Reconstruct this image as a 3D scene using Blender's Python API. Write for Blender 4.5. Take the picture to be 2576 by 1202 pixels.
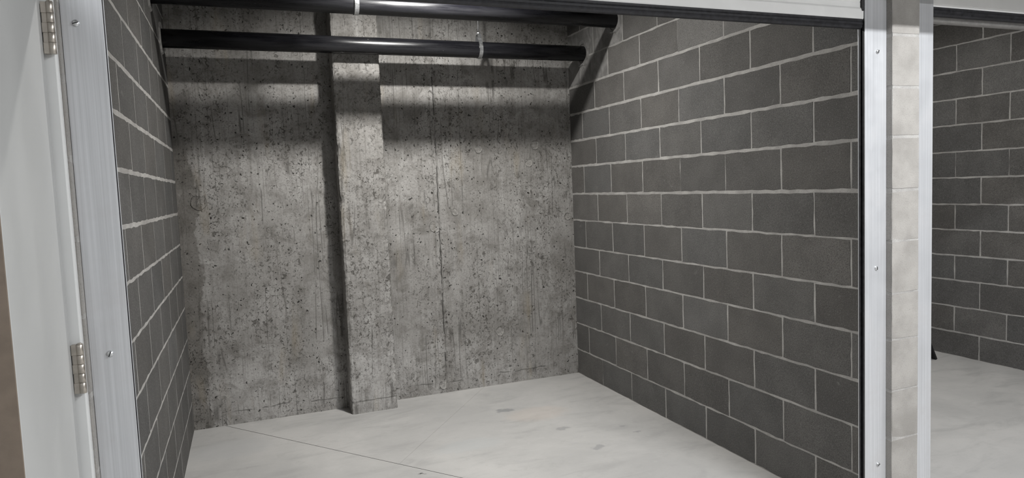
import bpy, bmesh, math, random
from mathutils import Matrix, Vector, noise as mnoise

# ---------------------------------------------------------------- camera, world, exposure
scene = bpy.context.scene
COL = scene.collection
for o in list(bpy.data.objects):
    bpy.data.objects.remove(o, do_unlink=True)

cam_data = bpy.data.cameras.new('camera')
cam_data.sensor_fit = 'HORIZONTAL'
cam_data.sensor_width = 36.0
cam_data.lens = 1723.4557 / 2576.0 * 36.0
cam_data.clip_start = 0.02
cam = bpy.data.objects.new('camera', cam_data)
COL.objects.link(cam)
RIGHT = Vector((0.9302033, -0.3648815, -0.0397899))
DOWN = Vector((-0.0646890, -0.0562663, -0.9963179))
FWD = Vector((0.3612991, 0.9293522, -0.0759429))
m = Matrix((RIGHT, -DOWN, -FWD)).transposed().to_4x4()
m.translation = Vector((-2.36170, -4.75069, 1.47382))
cam.matrix_world = m
scene.camera = cam

world = bpy.data.worlds.new('world')
scene.world = world
world.use_nodes = True
world.node_tree.nodes['Background'].inputs[0].default_value = (0.55, 0.56, 0.58, 1)
world.node_tree.nodes['Background'].inputs[1].default_value = 0.05

scene.view_settings.view_transform = 'Standard'
scene.view_settings.look = 'None'
scene.view_settings.gamma = 1.0
scene.view_settings.use_curve_mapping = False
scene.view_settings.exposure = 0.0

ROOM_LAMP_W = 56.0        # round ceiling lamp of each unit
HALL_LAMP_W = 100.0       # linear hall lamps
CEIL = 3.0

rng = random.Random(7)

# ---------------------------------------------------------------- node helpers
def material(name):
    mt = bpy.data.materials.new(name)
    mt.use_nodes = True
    nt = mt.node_tree
    b = nt.nodes['Principled BSDF']
    return mt, nt, b

class N:
    """tiny helper round a node tree"""
    def __init__(s, nt): s.nt = nt
    def new(s, t, **kw):
        n = s.nt.nodes.new(t)
        for k, v in kw.items(): setattr(n, k, v)
        return n
    def link(s, a, b): s.nt.links.new(a, b)
    def put(s, sock, v):
        if isinstance(v, (int, float)): sock.default_value = v
        elif isinstance(v, (tuple, list)): sock.default_value = v
        else: s.link(v, sock)
    def pos(s): return s.new('ShaderNodeNewGeometry').outputs['Position']
    def mapping(s, vec, scale=(1, 1, 1), loc=(0, 0, 0), rot=(0, 0, 0)):
        n = s.new('ShaderNodeMapping'); s.link(vec, n.inputs['Vector'])
        n.inputs['Scale'].default_value = scale; n.inputs['Location'].default_value = loc
        n.inputs['Rotation'].default_value = rot
        return n.outputs[0]
    def noise(s, vec, scale, detail=4, rough=0.55, dist=0.0):
        n = s.new('ShaderNodeTexNoise'); s.link(vec, n.inputs['Vector'])
        n.inputs['Scale'].default_value = scale; n.inputs['Detail'].default_value = detail
        n.inputs['Roughness'].default_value = rough; n.inputs['Distortion'].default_value = dist
        return n.outputs['Fac']
    def noisecol(s, vec, scale, detail=2):
        n = s.new('ShaderNodeTexNoise'); s.link(vec, n.inputs['Vector'])
        n.inputs['Scale'].default_value = scale; n.inputs['Detail'].default_value = detail
        return n.outputs['Color']
    def voro(s, vec, scale, rand=1.0):
        n = s.new('ShaderNodeTexVoronoi'); s.link(vec, n.inputs['Vector'])
        n.inputs['Scale'].default_value = scale; n.inputs['Randomness'].default_value = rand
        return n.outputs['Distance'], n.outputs['Color']
    def ramp(s, fac, a, b, lo=0.0, hi=1.0):
        n = s.new('ShaderNodeMapRange'); n.interpolation_type = 'SMOOTHSTEP'; n.clamp = True
        s.put(n.inputs['Value'], fac)
        n.inputs['From Min'].default_value = a; n.inputs['From Max'].default_value = b
        n.inputs['To Min'].default_value = lo; n.inputs['To Max'].default_value = hi
        return n.outputs['Result']
    def math(s, op, a, b=0.0, c=None):
        n = s.new('ShaderNodeMath', operation=op); s.put(n.inputs[0], a); s.put(n.inputs[1], b)
        if c is not None: s.put(n.inputs[2], c)
        return n.outputs[0]
    def mix(s, fac, a, b, mode='MIX'):
        n = s.new('ShaderNodeMix', data_type='RGBA', blend_type=mode)
        s.put(n.inputs['Factor'], fac); s.put(n.inputs['A'], a); s.put(n.inputs['B'], b)
        return n.outputs['Result']
    def vadd(s, a, b, op='ADD'):
        n = s.new('ShaderNodeVectorMath', operation=op); s.put(n.inputs[0], a); s.put(n.inputs[1], b)
        return n.outputs[0]
    def vscale(s, a, f):
        n = s.new('ShaderNodeVectorMath', operation='SCALE'); s.put(n.inputs[0], a); n.inputs['Scale'].default_value = f
        return n.outputs[0]
    def sep(s, v):
        n = s.new('ShaderNodeSeparateXYZ'); s.link(v, n.inputs[0]); return n.outputs
    def bump(s, h, strength, dist):
        n = s.new('ShaderNodeBump'); s.link(h, n.inputs['Height'])
        n.inputs['Strength'].default_value = strength; n.inputs['Distance'].default_value = dist
        return n.outputs[0]

def g(v, w=0.0):
    """grey with a little warmth"""
    return (v * (1 + w), v, v * (1 - 1.4 * w), 1)

# ---------------------------------------------------------------- materials
def make_cast_concrete():
    mt, nt, b = material('cast_concrete'); n = N(nt)
    P = n.pos()
    jit = n.vscale(n.vadd(n.noisecol(P, 45, 4), (0.5, 0.5, 0.5), 'SUBTRACT'), 0.04)
    Pj = n.vadd(P, jit)
    big = n.noise(P, 1.6, 5, 0.6)
    mid = n.noise(P, 7.0, 7, 0.68, 0.6)
    fine = n.noise(P, 80.0, 6, 0.75)
    strk = n.noise(n.mapping(P, (22, 22, 0.9)), 1.0, 4, 0.6)
    strk2 = n.noise(n.mapping(P, (70, 70, 2.2), (5, 1, 2)), 1.0, 5, 0.65)
    col = n.mix(n.ramp(big, 0.3, 0.7), g(0.25, 0.04), g(0.41, 0.025))
    col = n.mix(n.ramp(mid, 0.42, 0.72, 0.0, 0.85), col, g(0.16, 0.06))
    col = n.mix(n.ramp(mid, 0.26, 0.42, 0.55, 0.0), col, g(0.50, 0.02))
    col = n.mix(n.ramp(strk, 0.52, 0.72, 0.0, 0.45), col, g(0.18, 0.06))
    col = n.mix(n.ramp(strk2, 0.52, 0.70, 0.0, 0.55), col, g(0.14, 0.06))
    col = n.mix(n.ramp(strk, 0.28, 0.42, 0.35, 0.0), col, g(0.50, 0.02))
    col = n.mix(n.ramp(fine, 0.34, 0.52, 0.5, 0.0), col, g(0.12, 0.05))
    # paste scabs: dark crooked flecks, thicker in clusters and along vertical bands
    clus = n.ramp(n.noise(n.mapping(P, (3.4, 3.4, 1.3)), 1.0, 5, 0.65), 0.40, 0.60, 0.22, 1.0)
    fle = n.ramp(n.noise(n.mapping(Pj, (60, 60, 46)), 1.0, 3, 0.6, 0.9), 0.57, 0.63)
    fle2 = n.ramp(n.noise(n.mapping(Pj, (24, 24, 17), (2, 7, 3)), 1.0, 4, 0.65, 0.9), 0.60, 0.66)
    fl = n.math('MAXIMUM', n.math('MULTIPLY', clus, fle), n.math('MULTIPLY', n.ramp(clus, 0.3, 0.8), fle2))
    col = n.mix(n.math('MULTIPLY', fl, 0.80), col, g(0.06, 0.09))
    blot = n.ramp(n.noise(n.mapping(Pj, (9, 9, 5), (3.1, 0, 1.7)), 1.0, 5, 0.6, 0.3), 0.64, 0.72)
    col = n.mix(n.math('MULTIPLY', blot, 0.6), col, g(0.11, 0.06))
    drip = n.math('MULTIPLY', n.ramp(n.noise(n.mapping(Pj, (46, 46, 4.5), (1, 3, 8)), 1.0, 3, 0.55), 0.63, 0.69),
                  n.ramp(n.noise(n.mapping(P, (2.2, 2.2, 1.0), (6, 0, 4)), 1.0, 3), 0.48, 0.6))
    col = n.mix(n.math('MULTIPLY', drip, 0.7), col, g(0.09, 0.07))
    # air holes in three sizes
    def holes(scale, rad, keep, loc):
        d, c = n.voro(n.mapping(Pj, (1, 1, 1), loc), scale)
        r = n.sep(c)
        on = n.math('GREATER_THAN', r[0], keep)
        size = n.math('MULTIPLY', n.math('POWER', r[1], 1.5), rad)
        return n.math('MULTIPLY', on, n.math('LESS_THAN', d, size))
    h1 = holes(48, 0.25, 0.45, (0, 0, 0))
    h2 = holes(20, 0.15, 0.55, (3.3, 1.7, 0.4))
    h3 = holes(6, 0.06, 0.55, (1.3, 5.7, 2.4))
    hole = n.math('MAXIMUM', n.math('MAXIMUM', h1, h2), h3)
    col = n.mix(n.math('MULTIPLY', hole, 0.95), col, g(0.018, 0.1))
    # hairline board marks running up the wall
    def hairs(sc, loc, cut):
        hl = n.noise(n.mapping(P, sc, loc), 1.0, 2, 0.5)
        h = n.ramp(n.math('ABSOLUTE', n.math('SUBTRACT', hl, 0.5)), 0.0, 0.010, 1.0, 0.0)
        return n.math('MULTIPLY', h, n.ramp(n.noise(n.mapping(P, (1, 1, 1), loc), 2.3, 2), cut, cut + 0.06))
    hair = n.math('MAXIMUM', hairs((6, 6, 0.22), (0.7, 0, 3), 0.50), hairs((9, 9, 0.30), (4, 2, 1), 0.53))
    col = n.mix(n.math('MULTIPLY', hair, 0.7), col, g(0.09, 0.06))
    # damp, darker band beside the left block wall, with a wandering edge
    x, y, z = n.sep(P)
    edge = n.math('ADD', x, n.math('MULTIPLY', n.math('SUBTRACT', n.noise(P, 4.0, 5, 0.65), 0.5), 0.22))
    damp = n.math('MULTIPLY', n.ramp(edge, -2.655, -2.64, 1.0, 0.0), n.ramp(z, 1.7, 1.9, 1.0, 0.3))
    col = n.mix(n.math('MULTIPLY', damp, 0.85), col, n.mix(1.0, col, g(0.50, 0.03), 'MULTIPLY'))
    # crooked pour line low on the wall
    pl = n.math('ADD', z, n.math('MULTIPLY', n.math('SUBTRACT', n.noise(n.mapping(P, (2.5, 2.5, 2.5)), 1.0, 4, 0.6), 0.5), 0.09))
    pline = n.math('MULTIPLY', n.ramp(n.math('ABSOLUTE', n.math('SUBTRACT', pl, 0.085)), 0.0, 0.006, 1.0, 0.0), n.ramp(n.noise(P, 6.0, 3), 0.45, 0.55))
    col = n.mix(n.math('MULTIPLY', pline, 0.8), col, g(0.06, 0.06))
    # rusty tint in places
    rust = n.ramp(n.noise(n.mapping(P, (6, 6, 1.3), (9, 1, 2)), 1.0, 3), 0.57, 0.75, 0.0, 0.40)
    col = n.mix(rust, col, (0.31, 0.26, 0.18, 1))
    n.link(col, b.inputs['Base Color'])
    b.inputs['Roughness'].default_value = 0.72
    b.inputs['Specular IOR Level'].default_value = 0.35
    hgt = n.math('ADD', n.math('MULTIPLY', fine, 0.35), n.math('MULTIPLY', mid, 0.5))
    hgt = n.math('SUBTRACT', hgt, n.math('MULTIPLY', hole, 0.9))
    hgt = n.math('SUBTRACT', hgt, n.math('MULTIPLY', fl, 0.4))
    n.link(n.bump(hgt, 0.6, 0.008), b.inputs['Normal'])
    return mt

def make_block():
    mt, nt, b = material('concrete_block'); n = N(nt)
    P = n.pos()
    oi = n.new('ShaderNodeObjectInfo')
    f1 = n.noise(P, 260.0, 3, 0.7)
    f2 = n.noise(P, 130.0, 4, 0.7)
    lg = n.noise(P, 5.0, 5, 0.6)
    base = oi.outputs['Color']
    col = n.mix(n.ramp(lg, 0.3, 0.72), n.mix(1.0, base, g(0.86, 0.01), 'MULTIPLY'), n.mix(1.0, base, g(1.14, 0.01), 'MULTIPLY'))
    col = n.mix(n.ramp(f1, 0.36, 0.54, 0.6, 0.0), col, g(0.025, 0.05))
    col = n.mix(n.ramp(f2, 0.54, 0.68, 0.0, 0.42), col, g(0.20, 0.02))
    col = n.mix(n.ramp(f2, 0.32, 0.46, 0.5, 0.0), col, g(0.04, 0.04))
    d, c = n.voro(P, 42); r = n.sep(c)
    pit = n.math('MULTIPLY', n.math('LESS_THAN', d, n.math('MULTIPLY', r[1], 0.10)), n.math('GREATER_THAN', r[0], 0.6))
    col = n.mix(n.math('MULTIPLY', pit, 0.7), col, g(0.035, 0.05))
    # paler colour on the wall ends at the hall, round the corner as far as the guide rails
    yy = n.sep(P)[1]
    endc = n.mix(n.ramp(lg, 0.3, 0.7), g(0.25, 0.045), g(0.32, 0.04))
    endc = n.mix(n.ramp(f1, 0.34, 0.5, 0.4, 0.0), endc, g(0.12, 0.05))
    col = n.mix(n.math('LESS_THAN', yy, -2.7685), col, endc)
    # mortar haze and scuffs
    hz = n.ramp(n.noise(n.mapping(P, (14, 14, 14), (4, 2, 9)), 1.0, 6, 0.7, 0.6), 0.63, 0.76, 0.0, 0.4)
    col = n.mix(hz, col, g(0.24, 0.02))
    n.link(col, b.inputs['Base Color'])
    b.inputs['Roughness'].default_value = 0.9
    h = n.math('ADD', n.math('MULTIPLY', f1, 0.6), n.math('MULTIPLY', f2, 0.6))
    h = n.math('SUBTRACT', h, n.math('MULTIPLY', pit, 0.8))
    n.link(n.bump(h, 0.5, 0.003), b.inputs['Normal'])
    return mt

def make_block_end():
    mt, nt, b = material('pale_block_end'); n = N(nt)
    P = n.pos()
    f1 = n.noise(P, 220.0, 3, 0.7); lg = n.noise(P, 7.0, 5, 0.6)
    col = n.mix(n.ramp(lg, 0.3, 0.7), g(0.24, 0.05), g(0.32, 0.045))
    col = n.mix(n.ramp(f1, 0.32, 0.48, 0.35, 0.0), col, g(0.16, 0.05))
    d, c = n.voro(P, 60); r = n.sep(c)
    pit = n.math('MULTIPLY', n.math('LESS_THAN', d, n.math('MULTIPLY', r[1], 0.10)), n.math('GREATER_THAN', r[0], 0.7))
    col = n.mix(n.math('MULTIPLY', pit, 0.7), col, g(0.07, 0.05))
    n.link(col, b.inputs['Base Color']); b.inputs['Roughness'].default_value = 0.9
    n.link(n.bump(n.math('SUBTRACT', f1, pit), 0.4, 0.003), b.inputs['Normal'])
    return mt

def make_mortar():
    mt, nt, b = material('mortar'); n = N(nt)
    P = n.pos()
    a = n.noise(P, 9.0, 5, 0.65); f = n.noise(P, 180.0, 3, 0.7)
    col = n.mix(n.ramp(a, 0.3, 0.7), g(0.27, 0.03), g(0.40, 0.03))
    col = n.mix(n.ramp(f, 0.3, 0.55, 0.35, 0.0), col, g(0.18, 0.05))
    n.link(col, b.inputs['Base Color']); b.inputs['Roughness'].default_value = 0.92
    n.link(n.bump(n.math('ADD', f, a), 0.5, 0.004), b.inputs['Normal'])
    return mt

def make_patch():
    mt, nt, b = material('mortar_patch'); n = N(nt)
    P = n.pos()
    a = n.noise(n.mapping(P, (1, 1, 0.6)), 11.0, 5, 0.65, 1.2); f = n.noise(P, 150.0, 3, 0.7)
    col = n.mix(n.ramp(a, 0.3, 0.7), g(0.14, 0.03), g(0.26, 0.02))
    col = n.mix(n.ramp(f, 0.3, 0.55, 0.3, 0.0), col, g(0.12, 0.05))
    n.link(col, b.inputs['Base Color']); b.inputs['Roughness'].default_value = 0.9
    n.link(n.bump(n.math('ADD', n.math('MULTIPLY', f, 0.3), a), 0.6, 0.012), b.inputs['Normal'])
    return mt

def make_floor():
    mt, nt, b = material('floor_concrete'); n = N(nt)
    P = n.pos()
    big = n.noise(P, 1.1, 6, 0.6, 0.4)
    tro = n.noise(n.mapping(P, (2.2, 6.5, 1), (0, 0, 0), (0, 0, 0.25)), 1.0, 6, 0.65, 0.7)
    mid = n.noise(P, 9.0, 6, 0.65)
    fine = n.noise(P, 120.0, 4, 0.7)
    col = n.mix(n.ramp(big, 0.3, 0.7), g(0.34, 0.02), g(0.43, 0.025))
    col = n.mix(n.ramp(tro, 0.48, 0.72, 0.0, 0.45), col, g(0.25, 0.015))
    col = n.mix(n.ramp(mid, 0.55, 0.75, 0.0, 0.3), col, g(0.27, 0.03))
    col = n.mix(n.ramp(mid, 0.25, 0.42, 0.25, 0.0), col, g(0.48, 0.02))
    col = n.mix(n.ramp(fine, 0.3, 0.5, 0.2, 0.0), col, g(0.32, 0.03))
    # small dark specks
    d, c = n.voro(P, 26); r = n.sep(c)
    sp = n.math('MULTIPLY', n.math('LESS_THAN', d, n.math('MULTIPLY', r[1], 0.055)), n.math('GREATER_THAN', r[0], 0.86))
    col = n.mix(n.math('MULTIPLY', sp, 0.7), col, g(0.10, 0.03))
    # single smudges and rubbed spots
    jit = n.vscale(n.vadd(n.noisecol(P, 22, 4), (0.5, 0.5, 0.5), 'SUBTRACT'), 0.10)
    Pj = n.vadd(P, jit)
    for (sx, sy, rx, ry, cc, st) in [(-0.844, -0.576, 0.07, 0.05, (0.16, 0.165, 0.17, 1), 0.6), (-0.678, -0.737, 0.26, 0.16, (0.46, 0.38, 0.32, 1), 0.25), (-0.647, -1.059, 0.05, 0.03, (0.16, 0.165, 0.17, 1), 0.4), (-0.598, -1.42, 0.06, 0.03, (0.16, 0.165, 0.17, 1), 0.4), (-0.274, -1.315, 0.03, 0.02, (0.16, 0.165, 0.17, 1), 0.45), (-0.299, -1.187, 0.04, 0.02, (0.16, 0.165, 0.17, 1), 0.35), (-1.243, -1.06, 0.25, 0.12, (0.38, 0.39, 0.39, 1), 0.4), (-2.526, -0.467, 0.3, 0.2, (0.36, 0.36, 0.36, 1), 0.4), (-1.589, -1.325, 0.02, 0.015, (0.03, 0.03, 0.03, 1), 0.9)]:
        q = n.mapping(n.vadd(Pj, (sx, sy, 0), 'SUBTRACT'), (1 / rx, 1 / ry, 0))
        ln = n.new('ShaderNodeVectorMath', operation='LENGTH'); n.link(q, ln.inputs[0])
        col = n.mix(n.ramp(ln.outputs['Value'], 0.55, 1.0, st, 0.0), col, cc)
    n.link(col, b.inputs['Base Color'])
    n.link(n.ramp(mid, 0.3, 0.7, 0.55, 0.72), b.inputs['Roughness'])
    b.inputs['Specular IOR Level'].default_value = 0.35
    n.link(n.bump(n.math('ADD', n.math('MULTIPLY', fine, 0.3), n.math('MULTIPLY', mid, 0.6)), 0.18, 0.004), b.inputs['Normal'])
    return mt

def make_groove():
    mt, nt, b = material('groove_dirt'); n = N(nt)
    f = n.noise(n.pos(), 30, 4)
    n.link(n.mix(f, g(0.03, 0.05), g(0.10, 0.04)), b.inputs['Base Color']); b.inputs['Roughness'].default_value = 0.95
    return mt

def make_aluminium():
    mt, nt, b = material('aluminium'); n = N(nt)
    P = n.pos()
    st = n.noise(n.mapping(P, (160, 160, 1.2)), 1.0, 3, 0.6)
    bl = n.noise(P, 5.0, 5, 0.6)
    sc = n.ramp(n.noise(n.mapping(P, (20, 20, 9), (1, 5, 2)), 1.0, 5, 0.7, 1.0), 0.66, 0.74, 0.0, 0.35)
    col = n.mix(n.ramp(st, 0.3, 0.7), (0.60, 0.61, 0.63, 1), (0.71, 0.72, 0.745, 1))
    col = n.mix(n.ramp(bl, 0.45, 0.7, 0.0, 0.25), col, (0.50, 0.48, 0.47, 1))
    col = n.mix(sc, col, (0.85, 0.86, 0.87, 1))
    n.link(col, b.inputs['Base Color'])
    b.inputs['Metallic'].default_value = 0.62
    n.link(n.ramp(bl, 0.3, 0.7, 0.40, 0.55), b.inputs['Roughness'])
    n.link(n.bump(st, 0.06, 0.002), b.inputs['Normal'])
    return mt

def simple(name, colr, rough, metal=0.0, bump=0.0, scale=40.0, var=0.15, spec=0.5):
    mt, nt, b = material(name); n = N(nt)
    P = n.pos()
    f = n.noise(P, scale, 5, 0.6)
    c2 = tuple(min(1, c * (1 + var)) for c in colr[:3]) + (1,)
    c1 = tuple(c * (1 - var) for c in colr[:3]) + (1,)
    n.link(n.mix(n.ramp(f, 0.3, 0.7), c1, c2), b.inputs['Base Color'])
    n.link(n.ramp(f, 0.3, 0.7, max(0.02, rough - 0.06), min(1, rough + 0.06)), b.inputs['Roughness'])
    b.inputs['Metallic'].default_value = metal
    b.inputs['Specular IOR Level'].default_value = spec
    if bump: n.link(n.bump(f, bump, 0.003), b.inputs['Normal'])
    return mt

def make_pipe():
    mt, nt, b = material('black_pipe_paint'); n = N(nt)
    P = n.pos()
    f = n.noise(n.mapping(P, (3, 40, 40)), 1.0, 5, 0.6)
    chip = n.ramp(n.noise(n.mapping(P, (14, 26, 26), (5, 0, 1)), 1.0, 4, 0.6, 0.5), 0.735, 0.76)
    col = n.mix(n.ramp(f, 0.35, 0.7), (0.006, 0.006, 0.008, 1), (0.018, 0.018, 0.021, 1))
    col = n.mix(n.math('MULTIPLY', chip, 0.6), col, (0.25, 0.25, 0.25, 1))
    n.link(col, b.inputs['Base Color'])
    n.link(n.ramp(f, 0.3, 0.7, 0.22, 0.38), b.inputs['Roughness'])
    n.link(n.bump(f, 0.12, 0.003), b.inputs['Normal'])
    return mt

def make_emit(name, colr, strength):
    mt, nt, b = material(name)
    b.inputs['Base Color'].default_value = colr
    b.inputs['Emission Color'].default_value = colr
    b.inputs['Emission Strength'].default_value = strength
    return mt

M = dict(
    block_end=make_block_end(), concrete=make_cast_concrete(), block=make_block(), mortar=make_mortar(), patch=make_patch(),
    floor=make_floor(), groove=make_groove(), alu=make_aluminium(), pipe=make_pipe(),
    ceiling=simple('ceiling_concrete', (0.14, 0.14, 0.135, 1), 0.85, bump=0.2, scale=6),
    door=simple('door_paint', (0.43, 0.435, 0.43, 1), 0.42, scale=3.0, var=0.04),
    frame=simple('frame_paint', (0.62, 0.625, 0.62, 1), 0.4, scale=3.0, var=0.04),
    tan=simple('tan_wall_paint', (0.17, 0.135, 0.105, 1), 0.7, scale=30, var=0.1, bump=0.1),
    hall=simple('hall_wall_paint', (0.30, 0.295, 0.29, 1), 0.75, scale=6, var=0.05),
    white=simple('white_slat_paint', (0.88, 0.88, 0.87, 1), 0.38, scale=8, var=0.03),
    rubber=simple('black_rubber', (0.022, 0.022, 0.026, 1), 0.55, scale=60, var=0.5, bump=0.3),
    greyrail=simple('grey_rail', (0.42, 0.41, 0.40, 1), 0.5, metal=0.3, scale=50, var=0.12),
    zinc=simple('zinc', (0.62, 0.63, 0.64, 1), 0.32, metal=0.9, scale=60, var=0.15),
    nickel=simple('satin_nickel', (0.50, 0.46, 0.41, 1), 0.34, metal=0.9, scale=30, var=0.12),
    black=simple('black_plastic', (0.008, 0.008, 0.009, 1), 0.5, scale=20, var=0.3),
    plug=simple('tie_plug_mortar', (0.27, 0.26, 0.245, 1), 0.85, scale=60, var=0.35, bump=0.3),
    globe=make_emit('lamp_globe', (1.0, 0.96, 0.90, 1), 4.0),
    tube=make_emit('lamp_tube', (0.95, 0.98, 1.0, 1), 4.0),
)

# ---------------------------------------------------------------- mesh helpers
def obj(name, mesh, mat=None, parent=None, loc=None):
    o = bpy.data.objects.new(name, mesh)
    COL.objects.link(o)
    if mat is not None and mesh is not None and not mesh.materials: mesh.materials.append(mat)
    if parent is not None: o.parent = parent
    if loc is not None: o.location = loc
    return o

def mesh_from(name, verts, faces, smooth=False):
    me = bpy.data.meshes.new(name)
    me.from_pydata([tuple(v) for v in verts], [], faces)
    bm = bmesh.new(); bm.from_mesh(me)
    bmesh.ops.recalc_face_normals(bm, faces=bm.faces)
    bm.to_mesh(me); bm.free()
    if smooth:
        for p in me.polygons: p.use_smooth = True
    return me

def box_mesh(name, x0, x1, y0, y1, z0, z1, bevel=0.0, seg=2):
    bm = bmesh.new()
    bmesh.ops.create_cube(bm, size=1.0)
    for v in bm.verts:
        v.co = Vector((x0 + (v.co.x + .5) * (x1 - x0), y0 + (v.co.y + .5) * (y1 - y0), z0 + (v.co.z + .5) * (z1 - z0)))
    if bevel: bmesh.ops.bevel(bm, geom=list(bm.edges), offset=bevel, segments=seg, profile=0.5, affect='EDGES')
    bmesh.ops.recalc_face_normals(bm, faces=bm.faces)
    me = bpy.data.meshes.new(name); bm.to_mesh(me); bm.free()
    return me

def extrude_profile(name, prof, axis, a, b, smooth=False):
    """closed 2D profile extruded along an axis from a to b; profile is (p, q) in the two other axes in xyz order"""
    n = len(prof); vs = []
    for t in (a, b):
        for p, q in prof:
            vs.append((t, p, q) if axis == 'x' else (p, t, q) if axis == 'y' else (p, q, t))
    fs = [(i, (i + 1) % n, n + (i + 1) % n, n + i) for i in range(n)]
    fs += [tuple(range(n - 1, -1, -1)), tuple(range(n, 2 * n))]
    return mesh_from(name, vs, fs, smooth)

def lathe(name, prof, origin, axis, segs=24, smooth=True):
    """profile of (radius, height) revolved about an axis direction"""
    ax = Vector(axis).normalized()
    up = Vector((0, 0, 1)) if abs(ax.z) < 0.9 else Vector((1, 0, 0))
    u = ax.cross(up).normalized(); w = ax.cross(u)
    o = Vector(origin); vs = []; fs = []
    for r, h in prof:
        for k in range(segs):
            a = 2 * math.pi * k / segs
            vs.append(o + ax * h + (u * math.cos(a) + w * math.sin(a)) * r)
    for i in range(len(prof) - 1):
        for k in range(segs):
            k2 = (k + 1) % segs
            fs.append((i * segs + k, i * segs + k2, (i + 1) * segs + k2, (i + 1) * segs + k))
    fs.append(tuple(range(segs))); fs.append(tuple((len(prof) - 1) * segs + k for k in range(segs)))
    me = mesh_from(name, vs, fs, smooth)
    if smooth:
        for p in me.polygons:
            if len(p.vertices) > 4: p.use_smooth = False
    return me

def empty(name, loc=(0, 0, 0)):
    o = bpy.data.objects.new(name, None); COL.objects.link(o); o.location = loc
    o.empty_display_size = 0.1
    return o

def tag(o, label, cat, group=None):
    o['label'] = label; o['category'] = cat
    if group: o['group'] = group
    return o

def struct(o, label=None):
    o['kind'] = 'structure'
    if label: o['label'] = label
    return o

# ---------------------------------------------------------------- floor with saw cuts
def clip(poly, p, d, keep):
    """keep the part of a convex polygon on one side of the line p + t d"""
    nx, ny = -d[1], d[0]; out = []
    def s(q): return ((q[0] - p[0]) * nx + (q[1] - p[1]) * ny) * keep
    for i in range(len(poly)):
        a, b = poly[i], poly[(i + 1) % len(poly)]
        sa, sb = s(a), s(b)
        if sa >= 0: out.append(a)
        if sa * sb < 0:
            t = sa / (sa - sb); out.append((a[0] + (b[0] - a[0]) * t, a[1] + (b[1] - a[1]) * t))
    return out

FX0, FX1, FY0, FY1 = -4.6, 3.2, -6.6, 0.15
floor = struct(obj('floor', box_mesh('floor', FX0, FX1, FY0, FY1, -0.15, -0.006), M['groove']),
               'pale trowelled concrete floor with two diagonal saw cuts')
A0, A1 = Vector((-2.484, -0.101)), Vector((-1.438, -1.434))
dA = (A1 - A0).normalized(); nA = Vector((-dA.y, dA.x))
B0, B1 = Vector((-0.829, -0.059)), Vector((-1.634, -1.099))
dB = (B1 - B0).normalized(); nB = Vector((-dB.y, dB.x))
rect = [(FX0, FY0), (FX1, FY0), (FX1, FY1), (FX0, FY1)]
hw, hb = 0.0022, 0.0005
right_of_A = clip(rect, A0 + nA * hw, dA, 1)
left_of_A = clip(rect, A0 - nA * hw, dA, -1)
pieces = [left_of_A, clip(right_of_A, B0 + nB * hb, dB, 1), clip(right_of_A, B0 - nB * hb, dB, -1)]
for poly in pieces:
    k = len(poly)
    vs = [(x, y, 0.0) for x, y in poly] + [(x, y, -0.006) for x, y in poly]
    fs = [tuple(range(k)), tuple(range(2 * k - 1, k - 1, -1))] + [(i, (i + 1) % k, k + (i + 1) % k, k + i) for i in range(k)]
    obj('floor_slab', mesh_from('floor_slab', vs, fs), M['floor'], floor)

# ---------------------------------------------------------------- ceiling, hall shell
struct(obj('ceiling', box_mesh('ceiling', FX0, FX1, FY0, FY1, CEIL, CEIL + 0.12), M['ceiling']), 'bare concrete ceiling')
struct(obj('wall_hall', box_mesh('wall_hall', FX0, FX1, FY0 - 0.1, FY0, 0, CEIL), M['hall']), 'painted hall wall')
struct(obj('wall_hall_end', box_mesh('wall_hall_end', FX0 - 0.1, FX0, FY0, FY1, 0, CEIL), M['hall']), 'painted end wall of the hall')
struct(obj('wall_hall_far', box_mesh('wall_hall_far', FX1, FX1 + 0.1, FY0, FY1, 0, CEIL), M['hall']), 'painted far wall of the hall')
# unseen bulkhead above the doors, put in and sized to shade the pier top
struct(obj('trim_1', box_mesh('trim_1', FX0, FX1, -3.10, -2.80, 2.215, CEIL), M['hall']), 'unseen bulkhead above the roller doors, added to shade the pier top')

# ---------------------------------------------------------------- back wall of cast concrete with pilaster
wall_back = struct(obj('wall_back', box_mesh('wall_back', -2.95, 2.95, 0.0, 0.15, 0, CEIL), M['concrete']),
                   'rough cast concrete back wall with stains and air holes')

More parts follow.
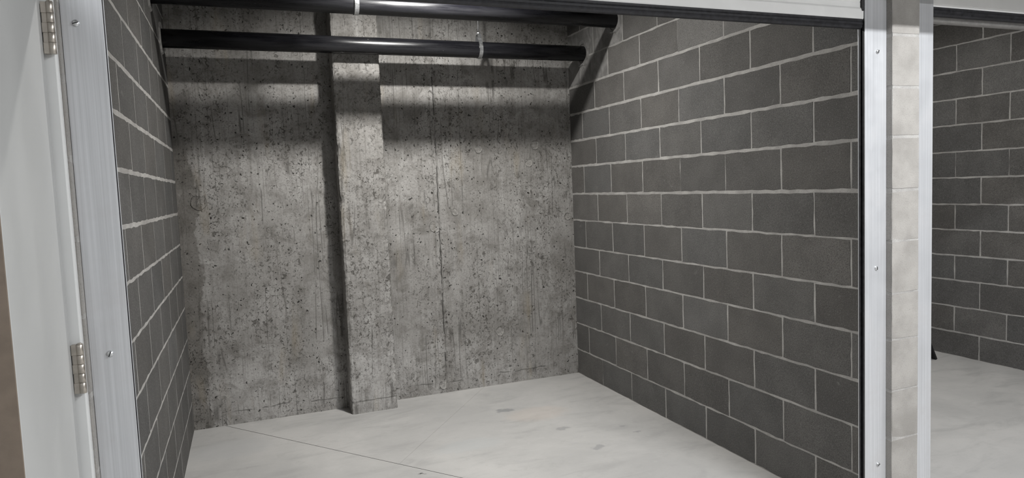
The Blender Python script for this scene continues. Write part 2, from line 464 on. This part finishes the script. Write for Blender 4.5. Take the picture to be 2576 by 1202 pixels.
def make_pilaster():
    x0, x1, yf = -1.775, -1.47, -0.18
    nz = 170; vs = []; fs = []
    r = random.Random(3)
    ring = []
    for i in range(nz + 1):
        z = CEIL * i / nz
        def j(a): return r.uniform(-a, a)
        big = mnoise.noise(Vector((0.3, 0, z * 2.2))) * 0.006
        chipl = 0.016 * max(0.0, mnoise.noise(Vector((4.1, 0, z * 6.0)))) ** 2 * 2.2
        chipr = 0.014 * max(0.0, mnoise.noise(Vector((9.1, 0, z * 6.0)))) ** 2 * 2.2
        c = 0.010
        ring = [(x0 + 0.004, 0.0), (x0 + j(.0015), yf + c + 0.004 + chipl + j(.002)), (x0 + c * .45 + chipl * .5 + j(.0025), yf + c * .4 + chipl * .4 + j(.002)),
                (x0 + c + 0.006 + chipl + j(.003), yf + j(.001)), (x0 + 0.05, yf), ((x0 + x1) / 2, yf + big * .3), (x1 - 0.05, yf),
                (x1 - c - 0.006 - chipr + j(.003), yf + j(.001)), (x1 - c * .45 - chipr * .5 + j(.0025), yf + c * .4 + chipr * .4 + j(.002)),
                (x1 + j(.0015), yf + c + 0.004 + chipr + j(.002)), (x1 - 0.004, 0.0)]
        vs += [(x, y, z) for x, y in ring]
    k = len(ring)
    for i in range(nz):
        for q in range(k - 1):
            fs.append((i * k + q, i * k + q + 1, (i + 1) * k + q + 1, (i + 1) * k + q))
    fs.append(tuple(range(k))); fs.append(tuple(nz * k + q for q in range(k)))
    return mesh_from('pilaster', vs, fs)
obj('pilaster', make_pilaster(), M['concrete'], wall_back)['label'] = 'square concrete pilaster with chipped edges'

# formwork seam, a thin crooked ridge
def ridge(x, z0, z1, w, d, seed):
    r = random.Random(seed); nz = 90; vs = []; fs = []
    for i in range(nz + 1):
        z = z0 + (z1 - z0) * i / nz
        xx = x + mnoise.noise(Vector((seed, 0, z * 1.5))) * 0.006
        ww = w * r.uniform(0.6, 1.2); dd = d * r.uniform(0.4, 1.2)
        vs += [(xx - ww, 0.001, z), (xx - ww * .3, -dd, z), (xx + ww * .3, -dd * .8, z), (xx + ww, 0.001, z)]
    for i in range(nz):
        for q in range(3):
            fs.append((i * 4 + q, i * 4 + q + 1, i * 4 + q + 5, i * 4 + q + 4))
    me = mesh_from('form_seam', vs, fs)
    me.materials.append(M['concrete']); me.materials.append(M['groove'])
    for p in me.polygons:
        zc = p.center.z
        if p.index % 3 == 0 and mnoise.noise(Vector((seed * 1.7, 0, zc * 6))) > 0.08: p.material_index = 1
    return me
obj('form_seam', ridge(-1.066, 0.0, CEIL, 0.009, 0.008, 11), M['concrete'], wall_back)
obj('form_seam', ridge(-1.098, 0.9, 2.1, 0.003, 0.003, 15), M['concrete'], wall_back)
obj('form_seam', ridge(-0.885, 1.3, 2.5, 0.003, 0.003, 17), M['concrete'], wall_back)
obj('form_seam', ridge(-1.94, 1.9, CEIL, 0.003, 0.003, 18), M['concrete'], wall_back)

# grout plugs in the tie holes
plug_r = random.Random(21)
for x, z, rad in [(-0.64, 0.402, .035), (-1.098, 1.212, .045), (-0.357, 1.646, .03), (-0.303, 1.778, .035), (-0.946, 1.309, .028),
                  (-2.624, 1.452, .05), (-0.75, 1.756, .03), (-0.67, 2.042, .035), (-1.09, 0.061, .035), (-0.05, 1.23, .03)]:
    K = 18; ring0 = []; ring1 = []; ring2 = []
    for k in range(K):
        a = 2 * math.pi * k / K; q = rad * plug_r.uniform(.93, 1.05)
        ring0.append((x + math.cos(a) * q, 0.002, z + math.sin(a) * q))
        ring1.append((x + math.cos(a) * q * .93, -0.003, z + math.sin(a) * q * .93))
        ring2.append((x + math.cos(a) * q * .70, -0.0008, z + math.sin(a) * q * .70))
    vs = ring0 + ring1 + ring2
    fs = [(k, (k + 1) % K, K + (k + 1) % K, K + k) for k in range(K)] + [(K + k, K + (k + 1) % K, 2 * K + (k + 1) % K, 2 * K + k) for k in range(K)] + [tuple(range(2 * K, 3 * K))]
    me = mesh_from('tie_plug', vs, fs)
    me.materials.append(M['plug'] if rad < .045 else M['concrete']); me.materials.append(M['groove'])
    for p in me.polygons:
        if p.index < K and plug_r.random() < .75: p.material_index = 1
    obj('tie_plug', me, None, wall_back)

# ---------------------------------------------------------------- block walls
def block_variant(seed):
    """unit block: x depth 0..1 (face at 0), y length -0.5..0.5, z height -0.5..0.5; arrises slightly ragged"""
    r = random.Random(seed)
    pts = []
    LS, HS = 8, 4
    for i in range(LS): pts.append((-.5 + i / LS, -.5, 0, 1))
    for i in range(HS): pts.append((.5, -.5 + i / HS, 1, 0))
    for i in range(LS): pts.append((.5 - i / LS, .5, 0, 1))
    for i in range(HS): pts.append((-.5, .5 - i / HS, 1, 0))
    n = len(pts); vs = []
    outl = [(y + r.uniform(-.0050, .0050), z + r.uniform(-.014, .014)) for y, z, _, _ in pts]
    for y, z in outl:
        vs.append((0.0, y - math.copysign(.006, y) * (abs(y) > .45), z - math.copysign(.013, z) * (abs(z) > .4)))
    for y, z in outl: vs.append((0.024, y, z))
    for y, z, _, _ in pts: vs.append((1.0, y, z))
    fs = []
    for a in (0, n):
        for i in range(n):
            fs.append((a + i, a + (i + 1) % n, a + n + (i + 1) % n, a + n + i))
    fs.append(tuple(range(n))); fs.append(tuple(range(2 * n, 3 * n)))
    return mesh_from('block', vs, fs)
VARIANTS = [block_variant(s) for s in range(14)]
for v in VARIANTS: v.materials.append(M['block'])
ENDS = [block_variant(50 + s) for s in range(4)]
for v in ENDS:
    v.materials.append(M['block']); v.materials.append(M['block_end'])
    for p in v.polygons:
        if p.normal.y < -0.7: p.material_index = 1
PATCHES = [block_variant(100 + s) for s in range(3)]
for v in PATCHES: v.materials.append(M['patch'])

def tone(r, base=0.082):
    t = base * r.uniform(0.88, 1.12)
    if r.random() < 0.12: t *= 1.15
    w = r.uniform(0.01, 0.05)
    return (t * (1 + w), t, t * (1 - w), 1)

def block_wall(name, label, face_x, direction, y_front, lines, phases, bed, depth, seed, patches=(), light=(), faint=(), base=0.103, proud=(-.0010, .0001), recess=.0005, gap=(.0024, .0036)):
    """courses between the given joint heights; direction +1: body lies towards +x of the face"""
    r = random.Random(seed)
    core_a, core_b = face_x + direction * recess, face_x + direction * (depth - recess)
    wall = struct(obj(name, box_mesh(name, min(core_a, core_b), max(core_a, core_b), y_front + 0.0012, 0.0, 0, CEIL), M['mortar']), label)
    for c in range(len(lines) - 1):
        z0 = lines[c] + (bed(c) / 2 if c else 0.002); z1 = lines[c + 1] - bed(c + 1) / 2
        cuts = [0.0]; t = phases(c)
        while t < -y_front - 0.02:
            if t > 0.02: cuts.append(t)
            t += 0.4
        cuts.append(-y_front)
        for i in range(len(cuts) - 1):
            a, b = cuts[i], cuts[i + 1]
            ga = 0.0 if i == 0 else (0.0 if (c, round(a / 0.2)) in faint else r.uniform(*gap))
            gb = 0.0 if i == len(cuts) - 2 else (0.0 if (c, round(b / 0.2)) in faint else r.uniform(*gap))
            ya, yb = -(a + ga), -(b - gb)
            key = (c, round(a / 0.2))
            me = r.choice(PATCHES) if key in patches else r.choice(VARIANTS)
            last = i == len(cuts) - 2
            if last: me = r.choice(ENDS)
            o = bpy.data.objects.new('block', me); COL.objects.link(o)
            o.parent = wall
            o.location = (face_x + direction * r.uniform(*proud), (ya + yb) / 2, (z0 + z1) / 2)
            flip = -1 if r.random() < .5 and not last else 1
            o.scale = (direction * depth, abs(ya - yb) * flip, (z1 - z0))
            o.color = tone(r, base)
            if key in light: o.color = g(0.16, 0.02)
    return wall

END = -2.795
zr = [0, .193, .401, .601, .806, .994, 1.201, 1.401, 1.609, 1.80, 1.999, 2.197, 2.388, 2.585, 2.79, CEIL]
wall_right = block_wall('wall_right', 'dark grey concrete block wall with pale mortar joints', 0.0, 1, END, zr,
                        lambda c: 0.4 if c % 2 == 0 else 0.2,
                        lambda n: 0.013 if 7 <= n <= 11 else 0.0075, 0.143, 5,
                        patches={(11, 0), (11, 1), (12, 0), (12, 2)}, light={(11, 7), (11, 9)}, faint={(7, 7), (7, 9), (11, 7), (0, 2), (12, 8)})
zl = [0, .184, .388, .592, .797, .994, 1.196, 1.388, 1.585, 1.782, 1.972, 2.172, 2.375, 2.58, 2.785, CEIL]
lp = {3: .26, 5: .26, 7: .27, 9: .36, 4: .05, 6: .06, 8: .17, 10: .16, 0: .05, 2: .05, 1: .26, 11: .36, 12: .16, 13: .36, 14: .16}
wall_left = block_wall('wall_left', 'grey concrete block wall seen at a sharp angle', -2.748, -1, END, zl,
                       lambda c: lp[c], lambda n: 0.013 if 7 <= n <= 11 else 0.0075, 0.143, 9, base=0.078, proud=(-.0004, .0001), recess=.0003, gap=(.0034, .0044))
zu = [0, .192, .396, .604, .80, 1.002, 1.20, 1.407, 1.606, 1.812, 2.012, 2.219, 2.424, 2.61, 2.80, CEIL]
wall_next = block_wall('wall_next_unit', 'dark block wall of the neighbouring unit', 2.81, 1, END, zu,
                       lambda c: 0.025 if c % 2 == 0 else 0.225, lambda n: 0.0085, 0.143, 13,
                       light={(10, 5), (10, 3)}, faint={(7, 5), (7, 7), (10, 5)})

# ---------------------------------------------------------------- pipes, collars and hangers
def pipe(label, y, z, rad):
    p = empty('drain_pipe', (-1.374, y, z)); tag(p, label, 'pipe')
    L = 2.748 / 2
    body = lathe('pipe_body', [(rad, -L - 0.06), (rad, -0.3), (rad, 0.6), (rad, L + 0.06)], (0, 0, 0), (1, 0, 0), 40)
    obj('pipe_body', body, M['pipe'], p)
    return p
def collar(parent, x, side, y, z, rin, rout, seed):
    """ragged mortar ring where a pipe goes into a block wall"""
    r = random.Random(seed); K = 26; vs = []; fs = []
    for k in range(K):
        a = 2 * math.pi * k / K
        ro = rout * r.uniform(.9, 1.1); ca, sa = math.cos(a), math.sin(a)
        vs += [(x, y + ca * ro, z + sa * ro), (x - side * .010, y + ca * (ro - .008), z + sa * (ro - .008)),
               (x - side * .006, y + ca * (rin + .012), z + sa * (rin + .012)), (x + side * .02, y + ca * rin, z + sa * rin)]
    for k in range(K):
        k2 = (k + 1) % K
        for q in range(3): fs.append((k * 4 + q, k2 * 4 + q, k2 * 4 + q + 1, k * 4 + q + 1))
    obj('pipe_collar', mesh_from('pipe_collar', vs, fs), M['patch'], parent)

P1 = (-0.24, 2.415, 0.054); P2 = (-0.70, 2.545, 0.050)
pipe('black painted pipe running closest to the concrete back wall', *P1)
pipe('black painted pipe running just behind the door head', *P2)
for (y, z, r_), sd in ((P1, 1), (P2, 2)):
    collar(wall_right, 0.0, 1, y, z, r_ + .002, r_ + .042, sd)
    collar(wall_left, -2.748, -1, y, z, r_ + .002, r_ + .036, sd + 5)

def hanger(label, x, y, z, rad):
    h = empty('pipe_hanger', (x, y, z)); tag(h, label, 'hanger')
    rod_top = CEIL - z
    obj('threaded_rod', lathe('threaded_rod', [(.0048, rad + .062), (.0048, rod_top)], (0, 0, 0), (0, 0, 1), 12), M['zinc'], h)
    obj('nut', lathe('nut', [(.010, rad + .052), (.010, rad + .062)], (0, 0, 0), (0, 0, 1), 6, False), M['zinc'], h)
    # strap loop: a band round the pipe rising to a point under the rod
    path = []
    for k in range(25):
        a = math.radians(140 + k * (260 / 24))
        path.append((math.cos(a) * (rad + .002), math.sin(a) * (rad + .002)))
    path = [(-.016, rad + .05)] + path + [(.016, rad + .05)]
    full = [(0.012, rad + .052)] + path[::-1] + [(-0.012, rad + .052)]
    vs = []; fs = []; w = .0125; t = .003
    for i, (py, pz) in enumerate(full):
        a = full[max(i - 1, 0)]; b = full[min(i + 1, len(full) - 1)]
        d = Vector((b[0] - a[0], b[1] - a[1])).normalized(); nn = Vector((d.y, -d.x))
        if nn.dot(Vector((py, pz))) < 0: nn = -nn
        for sx, off in ((-w, 0), (w, 0), (w, t), (-w, t)):
            vs.append((sx, py + nn.x * off, pz + nn.y * off))
    for i in range(len(full) - 1):
        for q in range(4):
            fs.append((i * 4 + q, i * 4 + (q + 1) % 4, (i + 1) * 4 + (q + 1) % 4, (i + 1) * 4 + q))
    fs.append((0, 1, 2, 3)); fs.append(tuple((len(full) - 1) * 4 + q for q in range(4)))
    obj('strap', mesh_from('strap', vs, fs), M['zinc'], h)
    obj('saddle', box_mesh('saddle', -.013, .013, -.018, .018, rad + .046, rad + .052, .001, 1), M['zinc'], h)
hanger('galvanised strap hanger on the pipe nearest the back wall', -0.795, P1[0], P1[1], P1[2])
hanger('galvanised strap hanger on the pipe behind the door head', -1.69, P2[0], P2[1], P2[2])

# ---------------------------------------------------------------- door guide rails
YG = -2.768
def screw(parent, x, z, ang):
    s = obj('screw', lathe('screw', [(.0085, 0.0), (.0085, .0015), (.0075, .0035), (.0045, .0052), (.0012, .0058)], (x, YG, z), (0, -1, 0), 16), M['zinc'], parent)
    c, sn = math.cos(ang), math.sin(ang)
    hx, hz = .0066, .0011
    vs = []
    for dy in (-.0048, -.0061):
        for a, b in ((-hx, -hz), (hx, -hz), (hx, hz), (-hx, hz)):
            vs.append((x + a * c - b * sn, YG + dy, z + a * sn + b * c))
    fs = [(0, 1, 2, 3), (4, 5, 6, 7), (0, 1, 5, 4), (1, 2, 6, 5), (2, 3, 7, 6), (3, 0, 4, 7)]
    obj('screw_slot', mesh_from('screw_slot', vs, fs), M['black'], s)

def guide_rail(label, xa, xb, inner, screws):
    """aluminium channel: flange between xa and xb facing the hall, slot with brush strip at the inner edge"""
    gr = empty('guide_rail', ((xa + xb) / 2, YG, 0)); tag(gr, label, 'guide rail', 'roller door guide rails')
    inv = Matrix.Translation((-(xa + xb) / 2, -YG, 0))
    def put(name, me, mat, par=gr):
        me.transform(inv); return obj(name, me, mat, par)
    put('front_flange', box_mesh('front_flange', xa, xb, YG, YG + .004, 0, 2.21, .0012, 1), M['alu'])
    s = 1 if inner == xb else -1      # inner edge side
    i = inner
    put('back_flange', box_mesh('back_flange', min(i, i - s * .075), max(i, i - s * .075), YG + .030, YG + .034, 0, 2.21, .001, 1), M['alu'])
    w = i - s * .078
    put('web', box_mesh('web', min(w, w + s * .004), max(w, w + s * .004), YG + .004, YG + .030, 0, 2.21), M['alu'])
    o_ = xa if inner == xb else xb
    put('wall_leg', box_mesh('wall_leg', min(o_, o_ + s * .004), max(o_, o_ + s * .004), YG + .004, YG + .06, 0, 2.21), M['alu'])
    put('brush_strip', box_mesh('brush_strip', min(i - s * .001, i - s * .012), max(i - s * .001, i - s * .012), YG + .0045, YG + .0125, 0, 2.05), M['rubber'])
    put('brush_strip', box_mesh('brush_strip', min(i - s * .001, i - s * .012), max(i - s * .001, i - s * .012), YG + .0215, YG + .0295, 0, 2.05), M['rubber'])
    put('slot_liner', box_mesh('slot_liner', min(i - s * .060, i - s * .073), max(i - s * .060, i - s * .073), YG + .005, YG + .0295, 0, 2.2), M['black'])
    for sx, sz, an in screws:
        before = set(bpy.data.objects)
        screw(gr, sx, sz, an)
        for ob in set(bpy.data.objects) - before: ob.data.transform(inv)
    return gr
guide_rail('aluminium guide rail left of the open unit beside the hinged grey door', -2.7478, -2.657, -2.657,
           [(-2.716, 1.916, 0.3), (-2.703, 1.09, 1.2), (-2.71, .298, .5)])
guide_rail('wide bright aluminium guide rail fixed to the left side of the block pier', -0.113, 0.0, -0.113,
           [(-.049, 1.937, .8), (-.055, 1.097, 1.9), (-.045, .298, .2)])
guide_rail('aluminium guide rail partly hidden behind the right edge of the block pier', .143, .256, .256,
           [(.162, 1.90, .8), (.162, 1.08, 1.9), (.162, .30, .2)])

guide_rail('aluminium guide rail on the far side of the neighbouring unit', 2.697, 2.81, 2.697,
           [(2.76, 1.90, .8), (2.76, 1.08, 1.9), (2.76, .30, .2)])

# ---------------------------------------------------------------- roller doors
def slat_profile(z, h):
    """curved slat seen from its end: (y, z) pairs"""
    out = []
    for k in range(7):
        t = k / 6
        out.append((-2.754 - math.sin(t * math.pi) * .007, z + t * h))
    for k in range(7):
        t = 1 - k / 6
        out.append((-2.750 - math.sin(t * math.pi) * .007, z + t * h))
    return out

def roller_door(label, x0, x1, zb, rail):
    e0, e1 = x0 - .048, x1 + .048       # slats run on inside the guide slots
    d = empty('roller_door', ((x0 + x1) / 2, -2.752, zb)); tag(d, label, 'roller door', 'rolled up doors')
    inv = Matrix.Translation((-(x0 + x1) / 2, 2.752, -zb))
    def put(name, me, mat, par=None):
        me.transform(inv); return obj(name, me, mat, par or d)
    # white bottom bar: flat hollow section with a lip
    bar = put('bottom_bar', extrude_profile('bottom_bar', [(-2.761, zb), (-2.7635, zb + .004), (-2.7635, zb + .036), (-2.761, zb + .041), (-2.757, zb + .044), (-2.757, zb + .062), (-2.744, zb + .062), (-2.744, zb)], 'x', x0, x1), M['white'])
    if rail:
        put('bar_cover', box_mesh('bar_cover', x0, x1, -2.7645, -2.7600, zb + .010, zb + .125, .0015, 2), M['white'], bar)
    # rubber seal: ribbed bulb under the bar
    prof = [(-2.762, zb), (-2.7625, zb - .006), (-2.760, zb - .009), (-2.763, zb - .013), (-2.764, zb - .020), (-2.760, zb - .0225), (-2.7615, zb - .028),
            (-2.757, zb - .034), (-2.748, zb - .036), (-2.740, zb - .033), (-2.737, zb - .027), (-2.741, zb - .015), (-2.739, zb - .008), (-2.743, zb)]
    put('bottom_seal', extrude_profile('bottom_seal', prof, 'x', x0 + .004, x1 - .004), M['rubber'])
    if rail:
        put('inner_rail', extrude_profile('inner_rail', [(-2.728, zb - .002), (-2.728, zb - .044), (-2.722, zb - .047), (-2.716, zb - .044), (-2.710, zb - .047), (-2.690, zb - .047), (-2.690, zb - .043), (-2.724, zb - .040), (-2.724, zb - .002)], 'x', x0 + .002, x1 - .002), M['greyrail'])
        put('inner_rail', box_mesh('inner_rail', x0 + .002, x1 - .002, -2.744, -2.7235, zb - .003, zb + .003), M['greyrail'])
    z = zb + .058
    for k in range(5):
        put('slat', extrude_profile('slat', slat_profile(z, .066), 'x', e0, e1), M['white'])
        z += .067
    # curtain wound on its barrel above the opening
    roll = put('curtain_roll', lathe('curtain_roll', [(.13, x0 + .02 - 0), (.13, x1 - .02)], (0, -2.605, zb + .40), (1, 0, 0), 32), M['white'])
    put('barrel_shaft', lathe('barrel_shaft', [(.02, x0 - .088), (.02, x1 + .108)], (0, -2.605, zb + .40), (1, 0, 0), 16), M['zinc'])
    for xe, s in ((x1, 1), (x0, -1)):
        e = put('end_lock', box_mesh('end_lock', min(xe - s * .010, xe), max(xe - s * .010, xe), -2.768, -2.748, zb + .030, zb + .075, .003, 2), M['black'])
    return d
roller_door('white roller door wound up above the wide open unit', -2.655, -0.115, 2.058, False)
roller_door('white roller door with pale inner rail above the neighbouring unit', .258, 2.695, 2.1255, True)

# ---------------------------------------------------------------- hinged steel door standing open at the left
HX, HY = -2.768, -2.823
door = struct(empty('door_1', (HX, HY, 0)), 'pale grey steel door standing open with satin hinges')
inv = Matrix.Translation((-HX, -HY, 0))
def dput(name, me, mat, par=door):
    me.transform(inv); return obj(name, me, mat, par)
dput('door_frame', extrude_profile('door_frame', [(-2.7525, -2.798), (-2.7525, -2.812), (-2.7565, -2.816), (-2.815, -2.816), (-2.819, -2.812), (-2.819, -2.66), (-2.894, -2.66), (-2.894, -2.798)], 'z', 0, 2.13), M['frame'])
dput('door_frame', box_mesh('door_frame', -3.80, -3.745, -2.816, -2.66, 0, 2.13, .003), M['frame'])
dput('door_frame', box_mesh('door_frame', -3.80, -2.765, -2.816, -2.66, 2.075, 2.13, .003), M['frame'])
leaf_dir = Vector((-2.656 - (-2.776), -3.68 - (-2.826), 0)).normalized()
ang = math.atan2(leaf_dir.y, leaf_dir.x)
leaf = box_mesh('door_leaf', 0, .86, -.045, 0, .012, 2.07, .002, 2)
leaf.transform(Matrix.Translation((-2.776, -2.826, 0)) @ Matrix.Rotation(ang, 4, 'Z'))
lf = dput('door_leaf', leaf, M['door'])
strip = box_mesh('edge_strip', .8605, .8635, -.0445, -.0005, .014, 2.068, .0008, 1)
strip.transform(Matrix.Translation((-2.776, -2.826, 0)) @ Matrix.Rotation(ang, 4, 'Z'))
dput('edge_strip', strip, M['tan'], lf)
# lever handle on the leaf, near its free edge (out of the picture)
def leaf_pt(u, v, z): return Vector((-2.776, -2.826, z)) + leaf_dir * u + Vector((-leaf_dir.y, leaf_dir.x, 0)) * v
def tube(name, pts, rad, segs=12):
    vs = []; fs = []
    for i, p in enumerate(pts):
        d = (pts[min(i + 1, len(pts) - 1)] - pts[max(i - 1, 0)]).normalized()
        up = Vector((0, 0, 1)) if abs(d.z) < .9 else Vector((1, 0, 0))
        u = d.cross(up).normalized(); w = d.cross(u)
        for k in range(segs):
            a = 2 * math.pi * k / segs; vs.append(p + (u * math.cos(a) + w * math.sin(a)) * rad)
    for i in range(len(pts) - 1):
        for k in range(segs):
            fs.append((i * segs + k, i * segs + (k + 1) % segs, (i + 1) * segs + (k + 1) % segs, (i + 1) * segs + k))
    fs.append(tuple(range(segs))); fs.append(tuple((len(pts) - 1) * segs + k for k in range(segs)))
    return mesh_from(name, vs, fs, True)
dput('lever_handle', tube('lever_handle', [leaf_pt(.80, 0, 1.0), leaf_pt(.80, .04, 1.0), leaf_pt(.79, .05, 1.0), leaf_pt(.69, .05, 1.0)], .009), M['nickel'], lf)

for zc in (1.889, 1.073, .26):
    hg = dput('hinge', box_mesh('hinge', -2.7735, -2.7605, -2.8295, -2.8165, zc - .06, zc + .06, .0008, 1), M['nickel'])
    zz = zc - .0605
    heights = [.0265, .0225, .023, .0225, .0265]
    for k, hgt in enumerate(heights):
        a, b_ = zz + .0003, zz + hgt - .0003
        rr = .0082
        dput('knuckle', lathe('knuckle', [(rr - .0005, a), (rr, a + .0005), (rr, b_ - .0005), (rr - .0005, b_)], (-2.7555, -2.829, 0), (0, 0, 1), 20), M['nickel'], hg)
        if k % 2 == 0:
            dput('hinge_plate', box_mesh('hinge_plate', -2.774, -2.760, -2.832, -2.8275, a, b_, .0006, 1), M['nickel'], hg)
        zz += hgt
    dput('pin_cap', lathe('pin_cap', [(.0065, zc + .0605), (.0065, zc + .062), (.003, zc + .064)], (-2.7555, -2.829, 0), (0, 0, 1), 16), M['nickel'], hg)

# tan wall of the passage seen past the open door
struct(obj('wall_passage', box_mesh('wall_passage', FX0, -2.895, -1.55, -1.45, 0, CEIL), M['tan']), 'tan painted wall of the passage beyond the steel door')
struct(obj('wall_front', box_mesh('wall_front', FX0, -3.80, -2.80, -2.66, 0, CEIL), M['hall']), 'painted hall wall beside the steel door')
struct(obj('wall_door_head', box_mesh('wall_door_head', -3.80, -2.891, -2.80, -2.66, 2.13, CEIL), M['hall']), 'painted wall above the steel door')

# ---------------------------------------------------------------- black panel in the neighbouring unit
bw = empty('floor_sign', (2.33, -1.05, 0)); tag(bw, 'black sloping panel standing on the floor of the neighbouring unit', 'panel')
def slab(name, foot, top, w, t):
    """a board from foot to top (x, z), w wide in y, t thick"""
    d = Vector((top[0] - foot[0], top[1] - foot[1])).normalized(); nn = Vector((-d.y, d.x))
    if nn.x > 0: nn = -nn
    q = [Vector(foot), Vector(top), Vector(top) + nn * t, Vector(foot) + nn * t]
    zmin = min(p.y for p in q)
    me = extrude_profile(name, [(p.x, p.y - zmin) for p in q], 'y', 0.0, w)
    return me
obj('side_panel', slab('side_panel', (.262, 0), (.02, .47), .30, .016), M['black'], bw)
obj('side_panel', slab('side_panel', (-.262, 0), (-.02, .47), .30, .016), M['black'], bw)
obj('top_strap', box_mesh('top_strap', -.03, .03, .10, .20, .462, .474, .003), M['black'], bw)

# ---------------------------------------------------------------- lamps
def round_lamp(label, x, y, k=1.0):
    L = empty('ceiling_lamp', (x, y, CEIL)); tag(L, label, 'lamp', 'round ceiling lamps')
    obj('lamp_base', lathe('lamp_base', [(.075, 0), (.075, -.014), (.066, -.024), (.05, -.026)], (0, 0, 0), (0, 0, 1), 28), M['white'], L)
    obj('diffuser', lathe('diffuser', [(.058, -.022), (.062, -.030), (.062, -.058), (.054, -.066), (.02, -.068)], (0, 0, 0), (0, 0, 1), 32), M['globe'], L)
    ld = bpy.data.lights.new('lamp_light', 'AREA'); ld.shape = 'DISK'; ld.size = .10; ld.energy = ROOM_LAMP_W * k; ld.spread = math.radians(160); ld.color = (1.0, .985, .95)
    lo = bpy.data.objects.new('lamp_light', ld); COL.objects.link(lo); lo.parent = L; lo.location = (0, 0, -.070)
round_lamp('round ceiling lamp inside the wide open unit', -1.30, -1.15)
round_lamp('round ceiling lamp inside the neighbouring unit', 1.5, -1.17, 0.45)

def hall_lamp(label, x, y, k=1.0):
    L = empty('hall_lamp', (x, y, CEIL)); tag(L, label, 'lamp', 'linear hall lamps')
    obj('housing', box_mesh('housing', -.35, .35, -.06, .06, -.045, 0, .006), M['white'], L)
    obj('diffuser', box_mesh('diffuser', -.33, .33, -.045, .045, -.062, -.045, .004), M['tube'], L)
    ld = bpy.data.lights.new('hall_light', 'AREA'); ld.shape = 'RECTANGLE'; ld.size = .64; ld.size_y = .09
    ld.energy = HALL_LAMP_W * k; ld.color = (.97, .985, 1.0)
    lo = bpy.data.objects.new('hall_light', ld); COL.objects.link(lo); lo.parent = L; lo.location = (0, 0, -.066)
hall_lamp('linear hall lamp in front of the block pier', -0.05, -4.3, 1.05)
hall_lamp('linear hall lamp near the steel door', -3.3, -4.3, 0.12)
hall_lamp('unseen linear lamp added to brighten the door bar and pier top', 0.0, -6.0, 1.15)  # added behind the camera to lift the white bar and pier top
